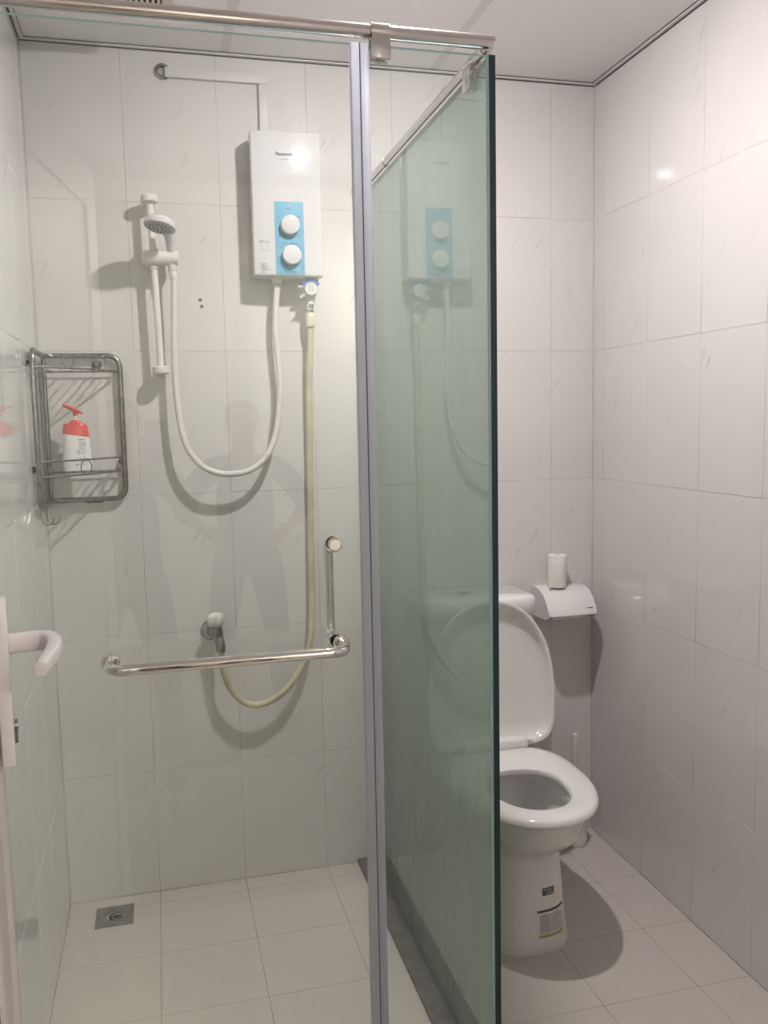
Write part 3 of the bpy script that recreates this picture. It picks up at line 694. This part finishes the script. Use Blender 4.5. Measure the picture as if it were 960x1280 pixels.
for k, z in enumerate((.084, .077, .073, .070, .065, .061, .058, .052, .047, .036, .033, .026, .022, .017)):
    bprint(.004, .023+random.uniform(-.004, .003), z, .0025 if k == 0 else .0012)
bprint(-.001, .003, .045, .012); bprint(-.007, .002, .016, .004)
lb.xf(rotb).obj('fine_print', M['ink2'], bt, smooth=False)

# floor drain
fd = thing('floor_drain', 'square steel floor drain with dark round opening in shower corner', 'floor drain', (.126, -.103, 0))
def sq_ring(o_, i_, z0, z1, cx, cy, n=32):
    outer = []; inner = []
    for k in range(n):
        a_ = 2*PI*k/n; c_, s_ = math.cos(a_), math.sin(a_); m_ = max(abs(c_), abs(s_))
        outer.append((cx+o_*c_/m_, cy+o_*s_/m_)); inner.append((cx+i_*c_, cy+i_*s_))
    return MB().loft([[(x, y, z0) for x, y in outer], [(x, y, z1) for x, y in outer], [(x, y, z1) for x, y in inner], [(x, y, z0) for x, y in inner]], False, False)
sq_ring(.051, .040, .0003, .003, .126, -.103).obj('drain_plate', M['dull_chrome'], fd, angle=20)
MB().lathe([(.040, .0005), (.040, .003), (.034, .0042), (.026, .0025), (.021, .001)], (.126, -.103, 0), n=32, cap=False).obj('drain_ring', M['dull_chrome'], fd)
MB().lathe([(.0212, .0004), (.0212, .0012), (.016, .0008), (.0001, .0006)], (.130, -.105, 0), n=24).obj('drain_opening', M['black'], fd)
MB().lathe([(.011, .0010), (.013, .0035), (.0155, .0035), (.0165, .001)], (.133, -.107, 0), n=24, cap=False).obj('strainer_ring', M['dull_chrome'], fd)

# ------------------------------------------------------------------ toilet
TX = 1.186
to = thing('toilet', 'white two-piece toilet with raised lid beside the right wall', 'toilet', (TX, -.36, 0))
def egg(z, yb, yf, hw, n=48, nf=2.15, nb=3.0, wide=.42):
    """plan outline: blunt at the back (yb), rounder at the front (yf); y is the distance from the back wall"""
    yc = yb+(yf-yb)*wide; out = []
    for k in range(n):
        a_ = 2*PI*k/n; c_, s_ = math.cos(a_), math.sin(a_)
        e = nf if s_ > 0 else nb
        x = hw*math.copysign(abs(c_)**(2/e), c_); y = (yf-yc if s_ > 0 else yc-yb)*math.copysign(abs(s_)**(2/e), s_)
        out.append((TX+x, -(yc+y), z))
    return out
out_ = [(0, .14, .598, .138, 2.9), (.012, .14, .600, .139, 2.9), (.03, .14, .594, .135, 2.9), (.10, .135, .586, .129, 2.85), (.19, .13, .578, .122, 2.8), (.245, .12, .582, .120, 2.6), (.268, .11, .598, .124, 2.4), (.290, .10, .632, .138), (.312, .085, .672, .156), (.338, .075, .698, .169), (.37, .07, .708, .173), (.392, .07, .712, .175), (.399, .075, .707, .170)]
in_ = [(.399, .30, .655, .118), (.392, .305, .650, .113), (.36, .31, .645, .112), (.345, .30, .655, .118), (.30, .315, .61, .100), (.25, .34, .55, .072), (.225, .37, .50, .045)]
MB().loft([egg(*q[:4], nf=(q[4] if len(q) > 4 else 2.15)) for q in out_]+[egg(*q) for q in in_], True, True).obj('bowl', M['porcelain'], to, angle=45)
MB().loft([egg(.2600, .336, .565, .0785), egg(.2606, .336, .565, .0785)]).obj('water', M['water'], to, smooth=False)
SB, SF, SHW = .255, .733, .183
seat = [(.402, SB+.004, SF-.006, SHW-.006), (.405, SB, SF, SHW), (.414, SB, SF, SHW), (.421, SB+.006, SF-.008, SHW-.008), (.4245, SB+.02, SF-.026, SHW-.026)]
sin_ = [(.4225, .405, .672, .108), (.418, .412, .664, .101), (.408, .413, .662, .099), (.403, .409, .667, .103)]
rs = [egg(*q) for q in seat]+[egg(*q, nb=2.3) if False else egg(q[0], q[1], q[2], q[3], 48, 2.1, 2.4, .45) for q in sin_]; rs.append(rs[0])
se = MB().loft(rs, False, False).obj('seat', M['seat_plastic'], to, angle=50)
MB().rbox((TX-.088, -.290, .4215), (TX+.110, -.250, .452), .009, 3).obj('hinge_cover', M['seat_plastic'], se)
for x in (-.105, .118): MB().cyl((TX+x-.009, -.268, .440), (TX+x+.009, -.268, .440), .0085, 14).obj('hinge_knuckle', M['seat_plastic'], se)
# raised lid: modelled flat (l from the hinge outward), then stood up against the tank
ang = math.radians(92.5)
def lidring(l0, l1, hw, d, n=48):
    out = []
    lc = l0+(l1-l0)*.38
    for k in range(n):
        a_ = 2*PI*k/n; c_, s_ = math.cos(a_), math.sin(a_); e = 2.15 if s_ > 0 else 5.5
        x = hw*math.copysign(abs(c_)**(2/e), c_); l = (lc+(l1-lc)*abs(s_)**(2/e)) if s_ > 0 else lc-(lc-l0)*abs(s_)**(2/e)
        out.append((TX+.008+x, -.268-l*math.cos(ang)-d*math.sin(ang), .432+l*math.sin(ang)-d*math.cos(ang)))
    return out
# d>0 faces the camera (the lid's underside)
lid = [(.02, .38, .15, -.030), (.004, .405, .176, -.026), (-.008, .418, .190, -.015), (-.010, .420, .1925, 0), (-.008, .419, .191, .004), (-.002, .413, .185, .005), (.002, .409, .181, .003), (.006, .405, .177, -.010), (.014, .395, .168, -.019), (.05, .35, .13, -.021)]
MB().loft([lidring(*q) for q in lid]).obj('lid', M['seat_plastic'], to, angle=50)
MB().rbox((TX+.080, -.2400, .789), (TX+.096, -.2290, .795), .002).obj('lid_buffer', M['seat_plastic'], to)
# tank
def rrect(z, x0, x1, y0, y1, r, n=6):
    out = []
    for cx, cy, a0 in ((x1-r, y1-r, 0), (x0+r, y1-r, PI/2), (x0+r, y0+r, PI), (x1-r, y0+r, 1.5*PI)):
        for i in range(n+1):
            a_ = a0+PI/2*i/n; out.append((cx+r*math.cos(a_), cy+r*math.sin(a_), z))
    return out
T0, T1 = TX-.181, TX+.178
MB().loft([rrect(.392, T0+.03, T1-.03, -.175, -.012, .03), rrect(.41, T0+.022, T1-.022, -.185, -.010, .035), rrect(.60, T0+.008, T1-.008, -.193, -.008, .035), rrect(.790, T0+.004, T1-.004, -.196, -.006, .035)]).obj('tank', M['porcelain'], to, angle=45)
tl_ = MB().loft([rrect(.791, T0-.001, T1+.001, -.202, -.005, .038), rrect(.795, T0-.004, T1+.004, -.206, -.004, .040), rrect(.825, T0-.004, T1+.004, -.206, -.004, .040), rrect(.838, T0-.002, T1+.002, -.204, -.005, .039), rrect(.8425, T0+.002, T1-.002, -.200, -.007, .036), rrect(.845, T0+.008, T1-.008, -.194, -.010, .032)]).obj('tank_lid', M['porcelain'], to, angle=50)
MB().lathe([(.024, .0), (.024, .004), (.021, .006), (.0001, .0065)], (TX-.02, -.105, .845), n=28).obj('flush_button', M['dull_chrome'], tl_)
# stickers on the pedestal follow its front curve
def ped(x, z):
    lo = None
    for q0, q1 in zip(out_, out_[1:]):
        if q0[0] <= z <= q1[0]:
            t = (z-q0[0])/(q1[0]-q0[0]); yb, yf, hw = [q0[i]+(q1[i]-q0[i])*t for i in (1, 2, 3)]
            e_ = q0[4] if len(q0) > 4 else 2.15; yc = yb+(yf-yb)*.42; s_ = max(0, 1-(abs(x-TX)/hw)**e_)**(1/e_)
            return -(yc+(yf-yc)*s_)
def decal(name, x0, x1, z0, z1, mat, par, off=.0006, n=6):
    mb = MB(); A = [x0+(x1-x0)*i/n for i in range(n+1)]; rings = []
    for z in (z0, z1): rings.append([(x, ped(x, z)-off, z) for x in A]+[(x, ped(x, z)+.0006, z) for x in reversed(A)])
    return mb.loft(rings).obj(name, mat, par, smooth=False)
s1 = decal('sticker', 1.2030, 1.2375, .148, .167, M['sticker_d'], to)
for i in range(4): decal('print', 1.2065+i*.0075, 1.2110+i*.0075, .1505, .157, M['sticker_b'] if i == 0 else M['sticker'], s1, .0010, 1)
decal('print', 1.2060, 1.2300, .1600, .1640, M['ink2'], s1, .0010, 3)
s2 = decal('sticker', 1.1860, 1.2680, .040, .112, M['seat_plastic'], to, .0005)
decal('print', 1.1862, 1.2678, .1055, .1118, M['sticker_d'], s2, .0009)
decal('print', 1.1890, 1.2660, .0412, .0490, M['sticker_y'], s2, .0009)
decal('print', 1.1925, 1.2180, .0520, .1005, M['sticker'], s2, .0009, 3)
for i, (e_) in enumerate((.034, .036, .030, .037, .020, .034, .036, .025)): decal('print', 1.2180, 1.2280+e_, .0530+i*.0060, .0570+i*.0060, M['sticker'], s2, .0009, 3)

# toilet brush in its holder
bx, by = 1.545, -.080
br = thing('toilet_brush', 'ivory toilet brush standing in a white holder behind the toilet', 'toilet brush', (bx, by, 0))
MB().lathe([(.001, .001), (.037, .001), (.039, .006), (.039, .03), (.037, .11), (.038, .115), (.035, .114), (.034, .02), (.001, .018)], (bx, by, 0), n=28).obj('brush_holder', M['abs'], br)
MB().lathe([(.001, .02), (.028, .025), (.030, .06), (.027, .095), (.008, .10)], (bx, by, 0), n=20).obj('bristles', M['abs'], br)
MB().lathe([(.008, .10), (.0075, .20), (.0095, .30), (.0115, .355), (.010, .362), (.0001, .364)], (bx, by, 0), n=18).obj('handle', M['ivory'], br)

# ------------------------------------------------------------------ paper holder and the roll on top of it
px0, px1 = 1.434, 1.595
pho = thing('paper_holder', 'white plastic toilet paper holder on the wall beside the tank', 'paper holder', (1.52, 0, .80))
prof = [(-.0008, .8350), (-.030, .8350), (-.055, .8320), (-.080, .8220), (-.100, .8060), (-.118, .7830), (-.130, .7640), (-.131, .7590), (-.127, .7585), (-.116, .7760), (-.098, .7990), (-.078, .8140), (-.054, .8240), (-.030, .8270), (-.0008, .8270)]
MB().loft([[(px0+.004, y, z-.002) for y, z in prof]]+[[(x, y, z) for y, z in prof] for x in (px0+.007, px1-.007)]+[[(px1-.004, y, z-.002) for y, z in prof]]).obj('cover', M['holder'], pho, angle=40)
for x0, x1 in ((px0, px0+.006), (px1-.006, px1)):
    ck = [(-.0008, .834), (-.030, .834), (-.055, .831), (-.080, .821), (-.100, .805), (-.118, .782), (-.129, .764), (-.122, .752), (-.100, .744), (-.04, .742), (-.0008, .742)]
    MB().loft([[(x0, y, z) for y, z in ck], [(x1, y, z) for y, z in ck]]).obj('cheek', M['holder'], pho, smooth=False)
MB().cyl((px0+.006, -.065, .775), (px1-.006, -.065, .775), .007, 14).obj('spindle', M['black'], pho)
MB().box((px1-.030, -.1232, .7768), (px1-.012, -.1222, .7790)).obj('brand_mark', M['ink'], pho, smooth=False)
ir = thing('toilet_roll', 'toilet paper roll mounted under the white holder cover', 'toilet roll', (1.52, -.065, .775), 'toilet rolls')
MB().lathe([(.0076, -.052), (.040, -.052), (.0405, -.050), (.0405, .050), (.040, .052), (.0076, .052)], (1.5145, -.065, .775), (1, 0, 0), 32, cap=False).obj('paper_roll', M['paper'], ir)
tr = thing('toilet_roll', 'small white toilet paper roll standing on the paper holder', 'toilet roll', (1.498, -.046, .8350), 'toilet rolls')
tro = (1.498, -.046, .8350)
MB().lathe([(.010, .001), (.0285, .000), (.0290, .002), (.0290, .066), (.0283, .0665), (.0290, .067), (.0292, .099), (.0285, .101), (.010, .100)], tro, (.03, .0, 1), 32, cap=False).obj('paper_roll', M['paper'], tr)
MB().lathe([(.0099, .003), (.0099, .1005), (.0088, .1005), (.0088, .003)], tro, (.03, 0, 1), 20, cap=False).obj('core', M['ivory'], tr)
fl_ = MB(); A = []
for i in range(7):
    t = i/6; a_ = math.radians(200+40*t); A.append((tro[0]-.0292*math.cos(math.radians(20))*1-.008*t-.001, tro[1]-.006-.022*t))
rg = [[(x, y, .8356+.0) for x, y in A]+[(x-.0006, y+.0006, .8356) for x, y in reversed(A)], [(x+.006*(k/6), y, .880-.035*(k/6)) for k, (x, y) in enumerate(A)]+[(x-.0006+.006*((6-k)/6), y+.0006, .880-.035*((6-k)/6)) for k, (x, y) in enumerate(reversed(A))]]
fl_.loft(rg).obj('loose_sheet', M['paper'], tr)

# ------------------------------------------------------------------ extractor fan in the ceiling
ex = thing('extractor_fan', 'cream slatted extractor fan grille on the ceiling above the rail', 'fan', (.262, -.352, H))
fx0, fx1, fy1, fy0 = .140, .385, -.228, -.475
e_ = MB()
for lo, hi in (((fx0, fy0, H-.022), (fx0+.026, fy1, H)), ((fx1-.026, fy0, H-.022), (fx1, fy1, H)), ((fx0+.026, fy1-.020, H-.022), (fx1-.026, fy1, H)), ((fx0+.026, fy0, H-.022), (fx1-.026, fy0+.020, H))): e_.box(lo, hi)
e_.obj('frame', M['fan'], ex, smooth=False)
MB().box((fx0+.026, fy0+.02, H-.004), (fx1-.026, fy1-.02, H-.0005)).obj('back_plate', M['dark_gap'], ex, smooth=False)
for i in range(15):
    x = fx0+.033+i*(fx1-fx0-.066)/14
    if i != 7: MB().box((x-.0035, fy0+.02, H-.019), (x+.0035, fy1-.02, H-.004)).obj('slat', M['fan'], ex, smooth=False)
MB().box((fx0+.033+.5*(fx1-fx0-.066)-.010, fy0+.02, H-.021), (fx0+.033+.5*(fx1-fx0-.066)+.010, fy1-.02, H-.004)).obj('centre_bar', M['fan'], ex, smooth=False)

# ------------------------------------------------------------------ two people in the corridor, seen only as faint reflections in the glass door
PX, PY = 0, 0
names = {}
def skin_mesh(name, chains, mats, parent=None, sub=2):
    """chains: lists of (x, y, z, rx[, ry]); a chain starting with an int grows from that vertex"""
    vs = []; es = []; rad = []
    for ch in chains:
        prev = None
        for it in ch:
            if isinstance(it, str): prev = names[it]; continue
            key = None
            if isinstance(it[-1], str): key = it[-1]; it = it[:-1]
            vs.append((PX+it[0], PY+it[1], it[2])); rad.append((it[3], it[4] if len(it) > 4 else it[3])); i = len(vs)-1
            if key: names[key] = i
            if prev is not None: es.append((prev, i))
            prev = i
    me = bpy.data.meshes.new(name); me.from_pydata(vs, es, []); o = bpy.data.objects.new(name, me); C.objects.link(o)
    o.modifiers.new('skin', 'SKIN'); sk = me.skin_vertices[0] if me.skin_vertices else None
    if sk is None:
        bm = bmesh.new(); bm.from_mesh(me); bm.verts.layers.skin.verify(); bm.to_mesh(me); bm.free(); sk = me.skin_vertices[0]
    for d, r in zip(sk.data, rad): d.radius = r; d.use_root = False
    sk.data[0].use_root = True
    ss = o.modifiers.new('smooth', 'SUBSURF'); ss.levels = sub; ss.render_levels = sub
    dg = bpy.context.evaluated_depsgraph_get(); dg.update()
    m2 = bpy.data.meshes.new_from_object(o.evaluated_get(dg)); bpy.data.objects.remove(o); bpy.data.meshes.remove(me)
    m2.name = name; m2.materials.clear()
    for m in mats: m2.materials.append(m)
    m2.shade_smooth(); r = bpy.data.objects.new(name, m2); C.objects.link(r)
    if parent is not None: put(r, parent)
    return r
M['skin'] = pbr('skin', (.42, .26, .19), .5)
M['shirt'] = pbr('dark_shirt', (.035, .04, .05), .85, noise=(30, .2))
M['jeans'] = pbr('dark_trousers', (.03, .035, .05), .85, noise=(40, .2))
M['hair'] = pbr('black_hair', (.012, .01, .01), .5)
def make_person(px, py, label, akimbo):
    global PX, PY, names
    PX, PY = px, py; names = {}
    pe = thing('person', label, 'person', (px, py, 0))
    phx, phy = .298-px, -2.5585-py           # phone centre seen from this body
    if akimbo: E_ = {-1: (-.285, -.03, .985), 1: (.285, -.03, .985)}; W_ = {-1: (-.178, .035, .900), 1: (.178, .035, .900)}
    else: E_ = {-1: (-.150, .115, 1.045), 1: (.235, .085, 1.045)}; W_ = {-1: (phx-.010, .215, 1.235), 1: (phx+.012, .215, 1.235)}
    def upper(sgn, k):        # shoulder to mid upper arm to elbow to mid forearm
        e, w = E_[sgn], W_[sgn]
        return [(sgn*.10, .0, 1.185, .05+k), (sgn*.158, -.005, 1.165, .052+k), (e[0]*.55+sgn*.158*.45, e[1]*.5, (e[2]+1.165)/2, .041+k), (*e, .037+k), ((e[0]+w[0])/2, (e[1]+w[1])/2, (e[2]+w[2])/2, .033+k)]
    body = [[(0, 0, .82, .125, .10, 'pelvis'), (0, 0, .93, .115, .085), (0, 0, 1.04, .125, .09), (0, -.005, 1.15, .12, .085, 'chest'), (0, -.005, 1.215, .06, .055), (0, .005, 1.255, .047), (0, .022, 1.295, .054, .062), (0, .025, 1.345, .068, .080, 'face'), (0, .018, 1.395, .072, .088), (0, .014, 1.435, .055, .066)]]
    for sg in (-1, 1):
        body.append(['pelvis', (sg*.080, 0, .74, .078), (sg*.105, .01, .58, .064), (sg*.125, .015, .42, .048), (sg*.135, -.005, .24, .044), (sg*.142, -.012, .08, .034), (sg*.145, .05, .035, .034), (sg*.148, .12, .028, .028)])
    body.append(['face', (0, .095, 1.345, .016), (0, .113, 1.332, .010)])
    for sg in (-1, 1):
        pk = 'palm%d' % sg; w = W_[sg]
        if akimbo:            # hand resting on the hip, fingers forward, thumb behind
            body.append(['chest'] + upper(sg, 0) + [(*w, .024, .019), (sg*.166, .052, .890, .032, .015), (sg*.156, .078, .884, .034, .014, pk)])
            for dz, l in ((.026, .9), (.009, 1), (-.008, .95), (-.024, .8)):
                body.append([pk, (sg*.146, .104, .880+dz, .0088), (sg*(.146-.022*l), .120, .876+dz, .0082), (sg*(.146-.046*l), .129, .870+dz, .0074), (sg*(.146-.062*l), .131, .866+dz, .0066)])
            body.append([pk, (sg*.160, .035, .912, .0105), (sg*.158, .010, .916, .0090), (sg*.152, -.016, .914, .0078)])
        else:                 # hand gripping its edge of the phone
            ex = phx+sg*.036
            body.append(['chest'] + upper(sg, 0) + [(*w, .024, .019), (phx+sg*.026, phy-.052, 1.268, .014, .032), (phx+sg*.040, phy-.030, 1.296, .014, .034, pk)])
            for k, z in enumerate((1.258, 1.279, 1.300, 1.319)):
                l = (.008, .013, .014, .010)[k]
                body.append([pk, (ex+sg*.016, phy-.018, z, .0085), (ex+sg*.012, phy+.004, z+.002, .0080), (ex+sg*.002, phy+.0120, z+.004, .0075), (ex-sg*l, phy+.0118, z+.006, .0068)])
            body.append([pk, (ex-sg*.010, phy-.024, 1.290, .0105), (ex-sg*.018, phy-.0160, 1.304, .009), (ex-sg*.024, phy-.0135, 1.322, .0078)])
    skin_mesh('body', body, [M['skin']], pe)
    names = {}
    skin_mesh('shirt', [[(0, 0, .735, .142, .118), (0, 0, .80, .143, .117, 'pelvis'), (0, 0, .93, .132, .102), (0, 0, 1.04, .140, .104), (0, -.005, 1.15, .136, .100, 'chest'), (0, -.005, 1.222, .066, .060)], ['chest'] + upper(-1, .011), ['chest'] + upper(1, .011)], [M['shirt']], pe)
    names = {}
    skin_mesh('trousers', [[(0, 0, .93, .112, .088), (0, 0, .83, .130, .106, 'pelvis')]] + [['pelvis', (sg*.080, 0, .74, .088), (sg*.105, .01, .58, .073), (sg*.125, .015, .42, .057), (sg*.135, -.005, .24, .054), (sg*.142, -.010, .085, .052)] for sg in (-1, 1)], [M['jeans']], pe)
    names = {}
    skin_mesh('hair', [[(0, -.006, 1.462, .062, .074), (0, -.016, 1.420, .088, .098), (0, -.034, 1.355, .082, .074), (0, -.035, 1.300, .050, .040)]], [M['hair']], pe)
    for sg in (-1, 1):
        sh_ = MB().lathe([(.001, -.055), (.034, -.05), (.043, -.02), (.045, .02), (.042, .07), (.036, .11), (.02, .135), (.001, .14)], (px+sg*.145, py+.02, .030), (0, 1, 0), 18)
        sh_.v = [(x, y, max(.001, .001+(z+.015)*.85)) for x, y, z in sh_.v]
        sh_.obj('shoe', M['black'], pe)
        MB().lathe([(.0001, -.009), (.007, -.006), (.009, 0), (.007, .006), (.0001, .009)], (px+sg*.028, py+.098, 1.365), (0, 1, 0), 14).obj('eye', M['hair'], pe)
        MB().lathe([(.001, -.004), (.014, -.004), (.018, 0), (.014, .004), (.001, .004)], (px+sg*.080, py+.018, 1.350), (1, 0, 0), 16).obj('ear', M['skin'], pe)
    MB().rbox((px-.022, py+.088, 1.300), (px+.022, py+.094, 1.308), .0025).obj('mouth', M['skin'], pe)
make_person(.665, -3.40, 'dark-clothed person with hands on hips, reflected faintly in the middle of the shower door', True)
make_person(.170, -2.86, 'dark-clothed person holding up a phone in both hands just outside the doorway', False)
phx, phy = .298-PX, -2.5585-PY
pn = thing('phone', 'dark phone held up in both hands by the person at the doorway', 'phone', (PX+phx, PY+phy, 1.245))
MB().rbox((PX+phx-.036, PY+phy-.004, 1.240), (PX+phx+.036, PY+phy+.004, 1.386), .0035).obj('case', M['ink'], pn)
MB().lathe([(.007, 0), (.007, .002), (.005, .002), (.0001, .0012)], (.3024, PY+phy+.004, 1.3699), (0, 1, 0), 16).obj('camera_lens', M['black'], pn)
